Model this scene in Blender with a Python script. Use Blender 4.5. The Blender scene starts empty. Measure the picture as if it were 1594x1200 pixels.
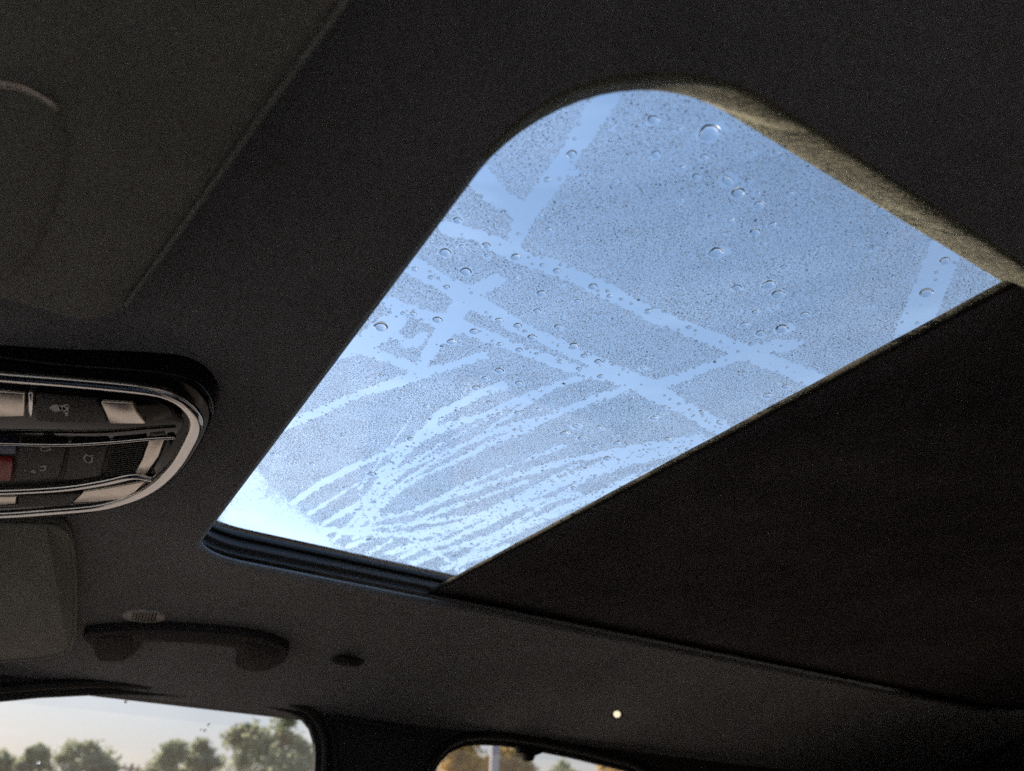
import bpy, bmesh, math, random
import numpy as np
from mathutils import Vector, Matrix
from mathutils.geometry import delaunay_2d_cdt

random.seed(7); rng = np.random.default_rng(7)
scene = bpy.context.scene
COL = scene.collection
rad = math.radians

# ------------------------------------------------------------------ camera
EYE = Vector((0.0, 0.0, 1.25))            # X = passenger side, Y = front of the car, Z = up
FPX, CX, CY = 1176.0, 797.0, 600.0        # focal length and centre in photo pixels (1594 x 1200)
AX_R = np.array((-0.51537927, 0.4336728, 0.73912929))   # car axes seen from the camera
AX_F = np.array((-0.85607873, -0.29969702, -0.42108301))
AX_U = np.array((0.0389026, -0.84977032, 0.52571569))
cam_d = bpy.data.cameras.new('camera')
cam = bpy.data.objects.new('camera', cam_d); COL.objects.link(cam)
cam_d.sensor_width = 36.0; cam_d.lens = FPX / 1594 * 36
cam_d.clip_start = 0.01; cam_d.clip_end = 6000
cam.matrix_world = Matrix(((AX_R[0], -AX_R[1], -AX_R[2], EYE.x), (AX_F[0], -AX_F[1], -AX_F[2], EYE.y),
                           (AX_U[0], -AX_U[1], -AX_U[2], EYE.z), (0, 0, 0, 1)))
cam_d.dof.use_dof = True; cam_d.dof.focus_distance = 0.60; cam_d.dof.aperture_fstop = 7.0
scene.camera = cam

# ------------------------------------------------------------------ sky, sun, exposure
SUN_AZ, SUN_EL = 61.0, 24.0               # azimuth from the front of the car towards the passenger side
world = bpy.data.worlds.new('World'); scene.world = world; world.use_nodes = True
wn = world.node_tree; wn.nodes.clear()
w_out = wn.nodes.new('ShaderNodeOutputWorld'); w_bg = wn.nodes.new('ShaderNodeBackground')
sky = wn.nodes.new('ShaderNodeTexSky'); sky.sky_type = 'NISHITA'; sky.sun_disc = False
sky.sun_elevation = rad(SUN_EL); sky.sun_rotation = rad(SUN_AZ)
sky.air_density = 1.0; sky.dust_density = 0.55; sky.ozone_density = 2.0
w_bg.inputs['Strength'].default_value = 0.12
# thin high cloud, everywhere in the sky
tc = wn.nodes.new('ShaderNodeTexCoord'); mp = wn.nodes.new('ShaderNodeMapping')
mp.inputs['Scale'].default_value = (2.2, 2.2, 11.0); mp.inputs['Location'].default_value = (0.4, 0.2, 0.9)
nz = wn.nodes.new('ShaderNodeTexNoise'); nz.inputs['Scale'].default_value = 1.6; nz.inputs['Detail'].default_value = 6
rp = wn.nodes.new('ShaderNodeValToRGB'); rp.color_ramp.elements[0].position = 0.52; rp.color_ramp.elements[1].position = 0.78
mx = wn.nodes.new('ShaderNodeMix'); mx.data_type = 'RGBA'; mx.blend_type = 'MIX'
ml = wn.nodes.new('ShaderNodeMath'); ml.operation = 'MULTIPLY'; ml.inputs[1].default_value = 0.5
hs = wn.nodes.new('ShaderNodeMix'); hs.data_type = 'RGBA'; hs.blend_type = 'MULTIPLY'; hs.inputs[0].default_value = 1.0
hs.inputs[7].default_value = (1.7, 1.5, 1.32, 1)
L = wn.links.new
L(tc.outputs['Generated'], mp.inputs['Vector']); L(mp.outputs[0], nz.inputs['Vector']); L(nz.outputs['Fac'], rp.inputs[0])
L(rp.outputs[0], ml.inputs[0]); L(ml.outputs[0], mx.inputs[0]); L(sky.outputs[0], mx.inputs[6]); L(sky.outputs[0], hs.inputs[6])
L(hs.outputs[2], mx.inputs[7]); # pale lilac-cream haze band round the whole horizon
sx = wn.nodes.new('ShaderNodeSeparateXYZ'); ab = wn.nodes.new('ShaderNodeMath'); ab.operation = 'ABSOLUTE'
hz = wn.nodes.new('ShaderNodeMath'); hz.operation = 'MULTIPLY'; hz.inputs[1].default_value = -5.5
he = wn.nodes.new('ShaderNodeMath'); he.operation = 'EXPONENT'
hm = wn.nodes.new('ShaderNodeMix'); hm.data_type = 'RGBA'; hm.inputs[7].default_value = (3.3, 3.0, 2.85, 1)
L(tc.outputs['Generated'], sx.inputs[0]); L(sx.outputs[2], ab.inputs[0]); L(ab.outputs[0], hz.inputs[0]); L(hz.outputs[0], he.inputs[0])
L(he.outputs[0], hm.inputs[0]); L(mx.outputs[2], hm.inputs[6]); L(hm.outputs[2], w_bg.inputs['Color']); L(w_bg.outputs[0], w_out.inputs[0])

sun_d = bpy.data.lights.new('sun', 'SUN'); sun_d.energy = 5.0; sun_d.angle = rad(0.5); sun_d.color = (1.0, 0.86, 0.68)
sun = bpy.data.objects.new('sun', sun_d); COL.objects.link(sun)
sdir = Vector((math.sin(rad(SUN_AZ)) * math.cos(rad(SUN_EL)), math.cos(rad(SUN_AZ)) * math.cos(rad(SUN_EL)), math.sin(rad(SUN_EL))))
sun.rotation_euler = sdir.to_track_quat('Z', 'Y').to_euler(); sun.location = (20, 8, 12)
vs = scene.view_settings
vs.view_transform = 'Standard'; vs.look = 'None'; vs.gamma = 1.0; vs.use_curve_mapping = False; vs.exposure = 1.58
scene.cycles.max_bounces = 10; scene.cycles.transparent_max_bounces = 16; scene.cycles.transmission_bounces = 8
scene.cycles.diffuse_bounces = 4
scene.cycles.use_denoising = False; scene.cycles.sample_clamp_indirect = 1.0
try: scene.cycles.sampling_pattern = 'BLUE_NOISE'
except Exception: pass

# ------------------------------------------------------------------ pixel <-> place
def ray(px, py):
    r = np.array((px - CX, py - CY, FPX))
    return Vector((float(r @ AX_R), float(r @ AX_F), float(r @ AX_U)))
def at_z(px, py, z):                      # point of the level z (metres above the eye) seen at that pixel
    v = ray(px, py); return EYE + v * (z / v.z)
def at_x(px, py, x):
    v = ray(px, py); return EYE + v * (x / v.x)
def at_far(px, py, d):                    # point at horizontal distance d
    v = ray(px, py); return EYE + v * (d / math.hypot(v.x, v.y))
def to_px(P):                             # numpy array of points (n,3) relative to the eye -> pixels
    q = P[:, 0:1] * AX_R + P[:, 1:2] * AX_F + P[:, 2:3] * AX_U
    return np.stack((CX + FPX * q[:, 0] / q[:, 2], CY + FPX * q[:, 1] / q[:, 2]), 1)

ZL = 0.27                                 # height of the headliner above the eye
def zl(x, y):
    z = ZL
    t = max(0, x - 0.90); z -= 0.82 * t * t
    t = max(0, 0.10 - x); z -= 2.1 * t * t
    t = max(0, y - 0.16); z -= 0.55 * t * t
    z -= 0.012 * math.exp(-((x - 0.64) / 0.24) ** 2 - ((y - 0.14) / 0.10) ** 2)
    return z
def on_liner(px, py, off=0.0):            # where a pixel's ray meets the headliner (off below it)
    v = ray(px, py); lo, hi = 0.0, 1.4 / v.x if v.x > 0 else 1.0
    g = lambda t: v.z * t - (zl(v.x * t, v.y * t) - off)
    for _ in range(50):
        m = (lo + hi) / 2
        if g(m) > 0: hi = m
        else: lo = m
    return EYE + v * lo

# ------------------------------------------------------------------ helpers
def mesh(name, verts, faces, mat=None, parent=None, smooth=False):
    me = bpy.data.meshes.new(name); me.from_pydata([tuple(v) for v in verts], [], faces); me.update()
    o = bpy.data.objects.new(name, me); COL.objects.link(o)
    if mat: me.materials.append(mat)
    if smooth: me.shade_smooth()
    if parent: o.parent = parent; o.matrix_parent_inverse = parent.matrix_world.inverted()
    return o
def tag(o, label, cat, group=None):
    o['label'] = label; o['category'] = cat
    if group: o['group'] = group
    return o
def struct(o, label=None):
    o['kind'] = 'structure'
    if label: o['label'] = label
    return o
def empty(name, loc=(0, 0, 0)):
    o = bpy.data.objects.new(name, None); COL.objects.link(o); o.location = loc; o.empty_display_size = 0.05
    o.matrix_world = Matrix.Translation(loc)
    return o
def bevel(o, w, n=3, angle=35):
    m = o.modifiers.new('bevel', 'BEVEL'); m.width = w; m.segments = n; m.limit_method = 'ANGLE'; m.angle_limit = rad(angle)
    o.data.shade_smooth(); return o
def prism(name, pts, off, mat, parent=None, bw=0.0, n=3):
    """solid between the polygon pts and pts + off"""
    k = len(pts); off = Vector(off)
    vs_ = [Vector(p) for p in pts] + [Vector(p) + off for p in pts]
    fs = [list(range(k)), list(range(2 * k - 1, k - 1, -1))] + [[i, i + k, (i + 1) % k + k, (i + 1) % k] for i in range(k)]
    o = mesh(name, vs_, fs, mat, parent)
    bm = bmesh.new(); bm.from_mesh(o.data); bmesh.ops.recalc_face_normals(bm, faces=bm.faces); bm.to_mesh(o.data); bm.free()
    if bw: bevel(o, bw, n)
    return o
def smooth_line(pts, closed=False, k=6):
    """Catmull-Rom through tuples"""
    P = [np.array(p, float) for p in pts]; n = len(P); out = []
    rng_ = range(n) if closed else range(n - 1)
    for i in rng_:
        p0 = P[(i - 1) % n] if closed or i > 0 else P[i]; p1 = P[i]; p2 = P[(i + 1) % n]
        p3 = P[(i + 2) % n] if closed or i + 2 < n else p2
        for j in range(k):
            t = j / k
            out.append(0.5 * (2 * p1 + (p2 - p0) * t + (2 * p0 - 5 * p1 + 4 * p2 - p3) * t * t + (3 * p1 - p0 - 3 * p2 + p3) * t ** 3))
    if not closed: out.append(P[-1])
    return out
def tube(name, pts, r, mat, parent=None, closed=False, seg=10, up=Vector((0, 0, 1)), flat=1.0):
    P = [Vector(p) for p in pts]; n = len(P); vs_, fs = [], []
    for i, p in enumerate(P):
        a = P[(i - 1) % n] if closed or i > 0 else p; b = P[(i + 1) % n] if closed or i < n - 1 else p
        t = (b - a).normalized(); s = t.cross(up).normalized(); u = s.cross(t)
        for j in range(seg):
            c = 2 * math.pi * j / seg
            vs_.append(p + s * (r * math.cos(c)) + u * (r * flat * math.sin(c)))
    for i in range(n if closed else n - 1):
        for j in range(seg):
            fs.append([i * seg + j, i * seg + (j + 1) % seg, ((i + 1) % n) * seg + (j + 1) % seg, ((i + 1) % n) * seg + j])
    if not closed: fs += [list(range(seg))[::-1], [(n - 1) * seg + j for j in range(seg)]]
    return mesh(name, vs_, fs, mat, parent, True)
def box(name, lo, hi, mat, parent=None, bw=0.0, n=3):
    (a, b, c), (d, e, f) = lo, hi
    return prism(name, [(a, b, c), (d, b, c), (d, e, c), (a, e, c)], (0, 0, f - c), mat, parent, bw, n)

# ------------------------------------------------------------------ materials
def mat(name, col, rough=0.6, metal=0.0, spec=0.5, noise=None, bump=None, sheen=0.0, coat=0.0):
    """noise=(scale, amount): colour variation; bump=(scale, strength, distance)"""
    m = bpy.data.materials.new(name); m.use_nodes = True; nt = m.node_tree; b = nt.nodes['Principled BSDF']
    b.inputs['Base Color'].default_value = (*col, 1); b.inputs['Roughness'].default_value = rough
    b.inputs['Metallic'].default_value = metal; b.inputs['Specular IOR Level'].default_value = spec
    b.inputs['Sheen Weight'].default_value = sheen; b.inputs['Coat Weight'].default_value = coat
    t = nt.nodes.new('ShaderNodeTexCoord'); lk = nt.links.new
    if noise:
        last = None
        for k, (s, a) in enumerate(noise if isinstance(noise, list) else [noise]):
            n_ = nt.nodes.new('ShaderNodeTexNoise'); n_.inputs['Scale'].default_value = s; n_.inputs['Detail'].default_value = 3
            lk(t.outputs['Object'], n_.inputs['Vector'])
            r_ = nt.nodes.new('ShaderNodeMapRange'); r_.inputs['From Min'].default_value = 0.3; r_.inputs['From Max'].default_value = 0.7
            r_.inputs['To Min'].default_value = 1 - a; r_.inputs['To Max'].default_value = 1 + a
            lk(n_.outputs['Fac'], r_.inputs['Value'])
            mm = nt.nodes.new('ShaderNodeVectorMath'); mm.operation = 'SCALE'
            if last is None: mm.inputs[0].default_value = col
            else: lk(last, mm.inputs[0])
            lk(r_.outputs[0], mm.inputs['Scale']); last = mm.outputs[0]
        lk(last, b.inputs['Base Color'])
    if bump:
        n_ = nt.nodes.new('ShaderNodeTexNoise'); n_.inputs['Scale'].default_value = bump[0]; n_.inputs['Detail'].default_value = 4
        lk(t.outputs['Object'], n_.inputs['Vector'])
        bp = nt.nodes.new('ShaderNodeBump'); bp.inputs['Strength'].default_value = bump[1]; bp.inputs['Distance'].default_value = bump[2]
        lk(n_.outputs['Fac'], bp.inputs['Height']); lk(bp.outputs[0], b.inputs['Normal'])
    return m
def glass_mat(name, tint, refl=1.0, dust=0.0):
    """a thin pane: tinted see-through with Fresnel reflection"""
    m = bpy.data.materials.new(name); m.use_nodes = True; nt = m.node_tree; nt.nodes.clear(); lk = nt.links.new
    o = nt.nodes.new('ShaderNodeOutputMaterial'); tr = nt.nodes.new('ShaderNodeBsdfTransparent'); gl = nt.nodes.new('ShaderNodeBsdfGlossy')
    fr = nt.nodes.new('ShaderNodeFresnel'); mi = nt.nodes.new('ShaderNodeMixShader')
    tr.inputs[0].default_value = (*tint, 1); gl.inputs['Roughness'].default_value = 0.0; fr.inputs[0].default_value = 1.45
    mu = nt.nodes.new('ShaderNodeMath'); mu.operation = 'MULTIPLY'; mu.inputs[1].default_value = refl
    lk(fr.outputs[0], mu.inputs[0]); lk(mu.outputs[0], mi.inputs[0]); lk(tr.outputs[0], mi.inputs[1]); lk(gl.outputs[0], mi.inputs[2])
    if dust:                                   # a film of dust that catches the light
        tl = nt.nodes.new('ShaderNodeBsdfTranslucent'); tl.inputs[0].default_value = (.8, .78, .74, 1)
        m2 = nt.nodes.new('ShaderNodeMixShader'); nn = nt.nodes.new('ShaderNodeTexNoise'); nn.inputs['Scale'].default_value = 9
        tcd = nt.nodes.new('ShaderNodeTexCoord'); lk(tcd.outputs['Object'], nn.inputs['Vector'])
        mr = nt.nodes.new('ShaderNodeMapRange'); mr.inputs['To Min'].default_value = dust * .6; mr.inputs['To Max'].default_value = dust * 1.4
        lk(nn.outputs['Fac'], mr.inputs['Value']); lk(mr.outputs[0], m2.inputs[0]); lk(mi.outputs[0], m2.inputs[1]); lk(tl.outputs[0], m2.inputs[2]); lk(m2.outputs[0], o.inputs[0])
    else: lk(mi.outputs[0], o.inputs[0])
    return m
M = {}
M['liner'] = mat('headliner_knit', (0.225, 0.23, 0.245), 0.95, spec=0.15, noise=[(900, 0.25), (330, 0.12), (30, .06), (6, 0.12)], bump=(1400, 0.5, 0.0006), sheen=0.15)
M['rim'] = mat('headliner_sunlit_tint', (0.125, 0.12, 0.078), 0.95, spec=0.15, noise=[(700, 0.25), (60, 0.18), (14, .2)], bump=(500, 0.5, 0.001), sheen=0.1)  # headliner cloth with the sun's olive cast put into its colour
M['shade'] = mat('sunshade_knit', (0.10, 0.093, 0.10), 0.95, spec=0.12, noise=[(900, 0.25), (330, 0.15), (22, .15), (5, 0.2)], bump=(1400, 0.5, 0.0006))
M['visor'] = mat('visor_cloth', (0.26, 0.26, 0.24), 0.95, spec=0.15, noise=[(800, 0.25), (330, 0.12), (40, .06), (9, 0.1)], bump=(1200, 0.5, 0.0006), sheen=0.1)
M['handle'] = mat('handle_plastic', (0.045, 0.043, 0.045), 0.7, spec=0.25, noise=(300, .15), bump=(800, .3, .0004))
M['lip'] = mat('shade_edge_cloth', (0.042, 0.040, 0.032), 0.95, spec=0.1, noise=[(700, 0.3), (90, .3)], bump=(900, 0.6, 0.0008))
M['black'] = mat('black_plastic', (0.010, 0.010, 0.011), 0.55, spec=0.15, noise=(400, 0.2), bump=(900, 0.15, 0.0004))
M['gloss'] = mat('gloss_black', (0.006, 0.006, 0.007), 0.08, spec=0.2, noise=(60, 0.1))
M['chrome'] = mat('chrome', (0.92, 0.9, 0.88), 0.14, 1.0, noise=(40, 0.06))
M['beige_refl'] = mat('beige_reflection_metal', (0.95, 0.86, 0.76), 0.28, 1.0, noise=(80, 0.1))  # beige reflections and highlights, put into the metal's own colour
M['button'] = mat('button_rubber', (0.06, 0.057, 0.054), 0.6, noise=(300, 0.2), bump=(900, 0.2, 0.0003))
M['icon'] = mat('icon_print', (0.85, 0.84, 0.82), 0.6, noise=(200, 0.1))
M['red'] = mat('red_key', (0.45, 0.03, 0.02), 0.4, noise=(90, 0.12))
M['blue'] = mat('sky_reflection_key', (0.05, 0.09, 0.25), 0.4, noise=(90, 0.12))
M['rail'] = mat('anodised_rail', (0.036, 0.030, 0.028), 0.5, 0.0, noise=(120, 0.15), bump=(300, 0.1, 0.0005))
M['rubber'] = mat('rubber_seal', (0.008, 0.008, 0.009), 0.5, noise=(150, 0.2))
M['grille'] = mat('grey_grille', (0.58, 0.56, 0.53), 0.55, noise=(300, 0.15))
M['pale'] = mat('pale_plastic', (0.7, 0.66, 0.52), 0.4, noise=(300, 0.1))
M['trim'] = mat('door_trim', (0.035, 0.033, 0.034), 0.8, noise=(200, 0.2), bump=(600, 0.3, 0.0006))
M['leather'] = mat('seat_leather', (0.16, 0.145, 0.13), 0.6, noise=(30, 0.1), bump=(350, 0.3, 0.001))
M['carpet'] = mat('carpet', (0.06, 0.057, 0.055), 0.95, noise=(500, 0.3))
M['paint'] = mat('car_paint', (0.015, 0.015, 0.017), 0.3, 0.3, coat=0.6, noise=(50, 0.05))
M['roofglass'] = glass_mat('tinted_roof_glass', (0.955, 0.955, 0.935), 0.15)
M['sideglass'] = glass_mat('side_glass', (0.635, 0.615, 0.62), 0.5, 0.015)
M['dimming'] = glass_mat('dimming_rear_glass', (0.3, 0.3, 0.3), 0.5)  # dark tint added to one unseen window to dim the rear cabin
M['screen'] = glass_mat('windscreen_glass', (0.93, 0.95, 0.95), 0.6)
m = bpy.data.materials.new('water'); m.use_nodes = True; nt = m.node_tree; nt.nodes.clear()
g_ = nt.nodes.new('ShaderNodeBsdfGlass'); o_ = nt.nodes.new('ShaderNodeOutputMaterial')
g_.inputs['IOR'].default_value = 1.333; g_.inputs['Roughness'].default_value = 0.0; g_.inputs['Color'].default_value = (1, 1, 1, 1)
nt.links.new(g_.outputs[0], o_.inputs[0]); M['water'] = m
M['fog'] = m.copy(); M['fog'].name = 'fine_dew'
ft = M['fog'].node_tree                                  # fine dew scatters a little of the light that passes
fg = next(n_ for n_ in ft.nodes if n_.type == 'BSDF_GLASS'); fo = next(n_ for n_ in ft.nodes if n_.type == 'OUTPUT_MATERIAL')
fl_ = ft.nodes.new('ShaderNodeBsdfTranslucent'); fl_.inputs[0].default_value = (1, .98, .93, 1)
fx = ft.nodes.new('ShaderNodeMixShader'); fx.inputs[0].default_value = 0.008
ft.links.new(fg.outputs[0], fx.inputs[1]); ft.links.new(fl_.outputs[0], fx.inputs[2]); ft.links.new(fx.outputs[0], fo.inputs[0])

# ------------------------------------------------------------------ ground outside
gv = []
ground = mesh('ground', [(-3000, -3000, 0), (3000, -3000, 0), (3000, 3000, 0), (-3000, 3000, 0)], [[0, 1, 2, 3]],
              mat('gravel_lot', (0.24, 0.225, 0.20), 0.95, noise=[(0.08, 0.25), (3.0, 0.2), (40, 0.25)]))
struct(ground, 'pale gravel ground around the car')

# ------------------------------------------------------------------ headliner with the sunroof opening
X0, X1, YF, YB = 0.143, 0.897, -0.107, -1.66          # edges of the opening
def rounded(off, n=14):
    """outline of the opening pushed outwards by off; list of (x, y, nx, ny)"""
    cs = [(X0, YF, 0.086, 180, 90), (X1, YF, 0.055, 90, 0), (X1, YB, 0.05, 0, -90), (X0, YB, 0.05, -90, -180)]
    out = []
    for (cx, cy, r, a0, a1) in cs:
        sx = 1 if cx == X0 else -1; sy = -1 if cy == YF else 1
        ox, oy = cx + sx * r, cy + sy * r
        for i in range(n + 1):
            a = rad(a0 + (a1 - a0) * i / n); nx, ny = math.cos(a), math.sin(a)
            out.append((ox + nx * (r + off), oy + ny * (r + off), nx, ny))
    # fill the straight runs
    res = []
    for i, p in enumerate(out):
        q = out[(i + 1) % len(out)]; res.append(p)
        d = math.hypot(q[0] - p[0], q[1] - p[1])
        if d > 0.06:
            k = int(d / 0.025)
            for j in range(1, k):
                t = j / k; res.append((p[0] + (q[0] - p[0]) * t, p[1] + (q[1] - p[1]) * t, p[2], p[3]))
    return res
rimpath = rounded(0.0)
A_ROLL = 0.034
def liner_sheet(name, xs, ys, hole_off, zf, material, step=0.03):
    xa, xb = xs; ya, yb = ys
    pts, edges = [], []
    bx = [xa + (xb - xa) * i / 44 for i in range(44)]; by = [ya + (yb - ya) * i / 60 for i in range(60)]
    outer = [(x, ya) for x in bx] + [(xb, y) for y in by] + [(xb - (x - xa), yb) for x in bx] + [(xa, yb - (y - ya)) for y in by]
    hole = [(p[0], p[1]) for p in rounded(hole_off)]
    pts += outer; n0 = len(outer); edges += [(i, (i + 1) % n0) for i in range(n0)]
    pts += hole; n1 = len(hole); edges += [(n0 + i, n0 + (i + 1) % n1) for i in range(n1)]
    x = xa + step
    while x < xb - step * .5:
        y = ya + step
        while y < yb - step * .5:
            inside = X0 - hole_off - .012 < x < X1 + hole_off + .012 and YB - hole_off - .012 < y < YF + hole_off + .012
            if not inside: pts.append((x + random.uniform(-.002, .002), y + random.uniform(-.002, .002)))
            y += step
        x += step
    v, e, f, *_ = delaunay_2d_cdt([Vector(p) for p in pts], edges, [], 0, 1e-5)
    hx = (X0 + X1) / 2
    faces = []
    for t in f:
        c = sum((v[i] for i in t), Vector((0, 0))) / len(t)
        inside = X0 - hole_off < c.x < X1 + hole_off and YB - hole_off < c.y < YF + hole_off
        if inside:
            # in a rounded corner the triangle may still belong to the sheet
            keep = False
            for (cx, cy, r) in ((X0, YF, .086), (X1, YF, .055), (X1, YB, .05), (X0, YB, .05)):
                sx = 1 if cx == X0 else -1; sy = -1 if cy == YF else 1
                ox, oy = cx + sx * r, cy + sy * r
                if (c.x - ox) * -sx > 0 and (c.y - oy) * -sy > 0 and math.hypot(c.x - ox, c.y - oy) > r + hole_off - 1e-6: keep = True
            if not keep: continue
        faces.append(list(t))
    o = mesh(name, [EYE + Vector((p.x, p.y, zf(p.x, p.y))) for p in v], faces, material, smooth=True)
    return o
headliner = liner_sheet('headliner', (-0.13, 1.255), (-1.92, 0.46), A_ROLL, zl, M['liner'])
struct(headliner, 'charcoal knit headliner around the sunroof')

# rolled fabric edge of the opening, part of the headliner
def sweep(name, path, profile, material, parent=None, closed=True):
    """profile(i, p) -> list of (d outward, z)"""
    vs_, fs = [], []; n = len(path); k = None
    for i, p in enumerate(path):
        pr = profile(p); k = len(pr)
        for d, z in pr: vs_.append(EYE + Vector((p[0] + p[2] * d, p[1] + p[3] * d, z)))
    for i in range(n if closed else n - 1):
        for j in range(k - 1):
            a = i * k + j; b = ((i + 1) % n) * k + j
            fs.append([a, b, b + 1, a + 1])
    o = mesh(name, vs_, fs, material, parent, True)
    return o
def roll_profile(p):
    side = max(0.0, -p[2]); side = side * side * (3 - 2 * side)   # 1 on the driver side
    B = 0.004 + 0.019 * side; IN = 0.0085 * side
    A = 0.005 + 0.013 * side
    zr = lambda d: zl(p[0] + p[2] * d, p[1] + p[3] * d)
    pr = [(A_ROLL, zr(A_ROLL)), (A + .004, zr(A + .004)), (A + .0012, zr(A))]
    for i in range(11):
        t = i / 10
        d = A * (1 - t); z = B * t ** 1.35
        x, y = p[0] + p[2] * d, p[1] + p[3] * d
        w = 0.0007 * side * math.sin(61 * (x + y) + 9 * math.sin(43 * (x - y))) * math.sin(math.pi * t)
        pr.append((d + w - IN * t, zl(x, y) + z + w * .5))
    pr += [(0.0008 - IN, ZL + B + 0.002), (0.004, ZL + B + 0.003), (0.012, ZL + B + 0.003)]
    return pr
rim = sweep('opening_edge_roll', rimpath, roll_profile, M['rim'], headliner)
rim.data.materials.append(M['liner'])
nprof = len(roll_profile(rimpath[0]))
for k, f in enumerate(rim.data.polygons):                  # same cloth, but the driver side's sunlit olive tone is coloured in
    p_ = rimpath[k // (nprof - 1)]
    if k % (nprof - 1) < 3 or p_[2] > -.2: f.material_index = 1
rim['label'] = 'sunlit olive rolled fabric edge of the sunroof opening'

# ------------------------------------------------------------------ sunroof: frame, seal, glass
GZ = 0.315
sunroof = empty('sunroof', EYE + Vector((0.52, -0.6, GZ)))
tag(sunroof, 'tinted glass sunroof panel in its dark frame overhead', 'sunroof')
pane_pts = [EYE + Vector((p[0], p[1], GZ)) for p in rounded(0.035)]
pane = prism('glass_pane', pane_pts, (0, 0, 0.004), M['roofglass'], sunroof)
sweep('frame_rail', rimpath, lambda p: [(0.012, .2845), (0.0125, .2885), (0.016, .2895), (0.0165, .2925), (0.0095, .2930), (0.0090, .2955), (0.019, .3055), (0.024, .3060), (0.04, .3060)], M['rail'], sunroof)
sl = sweep('rubber_seal', rimpath, lambda p: [(0.034, .3065), (0.016, .3066), (0.0145, .3085), (0.0150, .3110), (0.0175, .3130), (0.019, .3146), (0.034, .3146)], M['rubber'], sunroof)
roof = liner_sheet('car_roof', (-0.2, 1.33), (-1.96, 0.50), 0.026, lambda x, y: zl(x, y) + 0.053 - .002 * max(0, abs(x - .56) - .5), M['paint'], 0.06)
struct(roof, 'painted metal roof panel above the headliner')

# ------------------------------------------------------------------ sliding sunshade
SY = -0.4105; SZ = 0.2875
shade = empty('sunshade', EYE + Vector((0.52, SY, SZ)))
tag(shade, 'black fabric sliding sunshade drawn half across the sunroof', 'sunshade')
sv, sf = [], []
nx_, ny_ = 40, 40
for i in range(nx_ + 1):
    for j in range(ny_ + 1):
        x = 0.128 + (0.909 - 0.128) * i / nx_; y = SY - 1.36 * j / ny_
        sv.append(EYE + Vector((x, y, SZ - 0.0015 * math.exp(-j * .9) - 0.002 * math.sin(math.pi * (x - .12) / .79) * (j / ny_))))
for i in range(nx_):
    for j in range(ny_):
        a = i * (ny_ + 1) + j; sf.append([a, a + 1, a + ny_ + 2, a + ny_ + 1])
sp = mesh('shade_panel', sv, sf, M['shade'], shade, True)
so = sp.modifiers.new('thick', 'SOLIDIFY'); so.thickness = 0.004; so.offset = 1
lip = [EYE + Vector((0.128 + (0.909 - .128) * i / 60, SY + 0.0015 + .0002 * math.sin(i * .9), SZ + 0.0010)) for i in range(61)]
tube('leading_edge', lip, 0.0030, M['lip'], shade, seg=12)

# ------------------------------------------------------------------ overhead console
CZ = 0.252                                               # level of the console's lower face
def pz(pts, z): return [at_z(x, y, z) for x, y in pts]
def zq(pts):                                             # zoomed-view coordinates of the console -> photo pixels
    return [(x / 3.985, 540 + y / 3.985) for x, y in pts]
console = empty('overhead_console', at_z(60, 690, CZ))
tag(console, 'glossy black overhead console with chrome ring and switches on the headliner', 'console')
outer = smooth_line(zq([(-900, 20), (-400, 40), (0, 85), (360, 128), (700, 152), (930, 172), (1100, 196), (1220, 250), (1295, 330), (1322, 410), (1300, 500), (1230, 640), (1140, 770), (1020, 880), (880, 960), (700, 1015), (400, 1060), (0, 1082), (-500, 1085), (-900, 1060)]), True, 5)
body = prism('bezel', pz(outer, CZ), (0, 0, 0.03), M['gloss'], console, 0.004, 3)
ringpx = [(-900, 110), (-400, 145), (0, 185), (500, 225), (900, 265), (1050, 300), (1150, 360), (1210, 440), (1210, 510), (1170, 600), (1100, 720), (1000, 830), (880, 910), (750, 960), (600, 995), (300, 1022), (0, 1042), (-500, 1050), (-900, 1030)]
tube('chrome_ring', pz(smooth_line(zq(ringpx), True, 6), CZ - .001), 0.0052, M['chrome'], console, True, 12, flat=.6)
def piece(name, q, m, z, th=0.005, bw=0.001, parent=None, sm=False):
    pts = zq(q)
    return prism(name, pz(pts, z), (0, 0, th), m, parent or console, bw, 2)
piece('upper_panel', [(-500, 262), (0, 262), (500, 290), (860, 318), (1000, 345), (1100, 400), (1140, 470), (1100, 545), (900, 560), (500, 590), (0, 590), (-500, 580)], M['gloss'], CZ - .0015, .004)
piece('gold_reflection_tile', [(-300, 280), (0, 284), (150, 296), (150, 432), (0, 436), (-300, 432)], M['beige_refl'], CZ - .004)  # reflection on the console, built as a gold-coloured tile
piece('tile_edge', [(172, 292), (205, 295), (200, 440), (170, 438)], M['chrome'], CZ - .0045)
b1 = piece('parking_button', [(220, 306), (600, 342), (640, 400), (665, 470), (400, 472), (222, 462)], M['button'], CZ - .0045)
piece('beige_reflection_tile', [(622, 345), (825, 358), (850, 410), (905, 478), (680, 478), (655, 420)], M['beige_refl'], CZ - .004)
piece('sensor_lens', [(1040, 380), (1075, 385), (1120, 440), (1115, 470), (1085, 455)], M['black'], CZ - .0035, .003)
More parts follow.
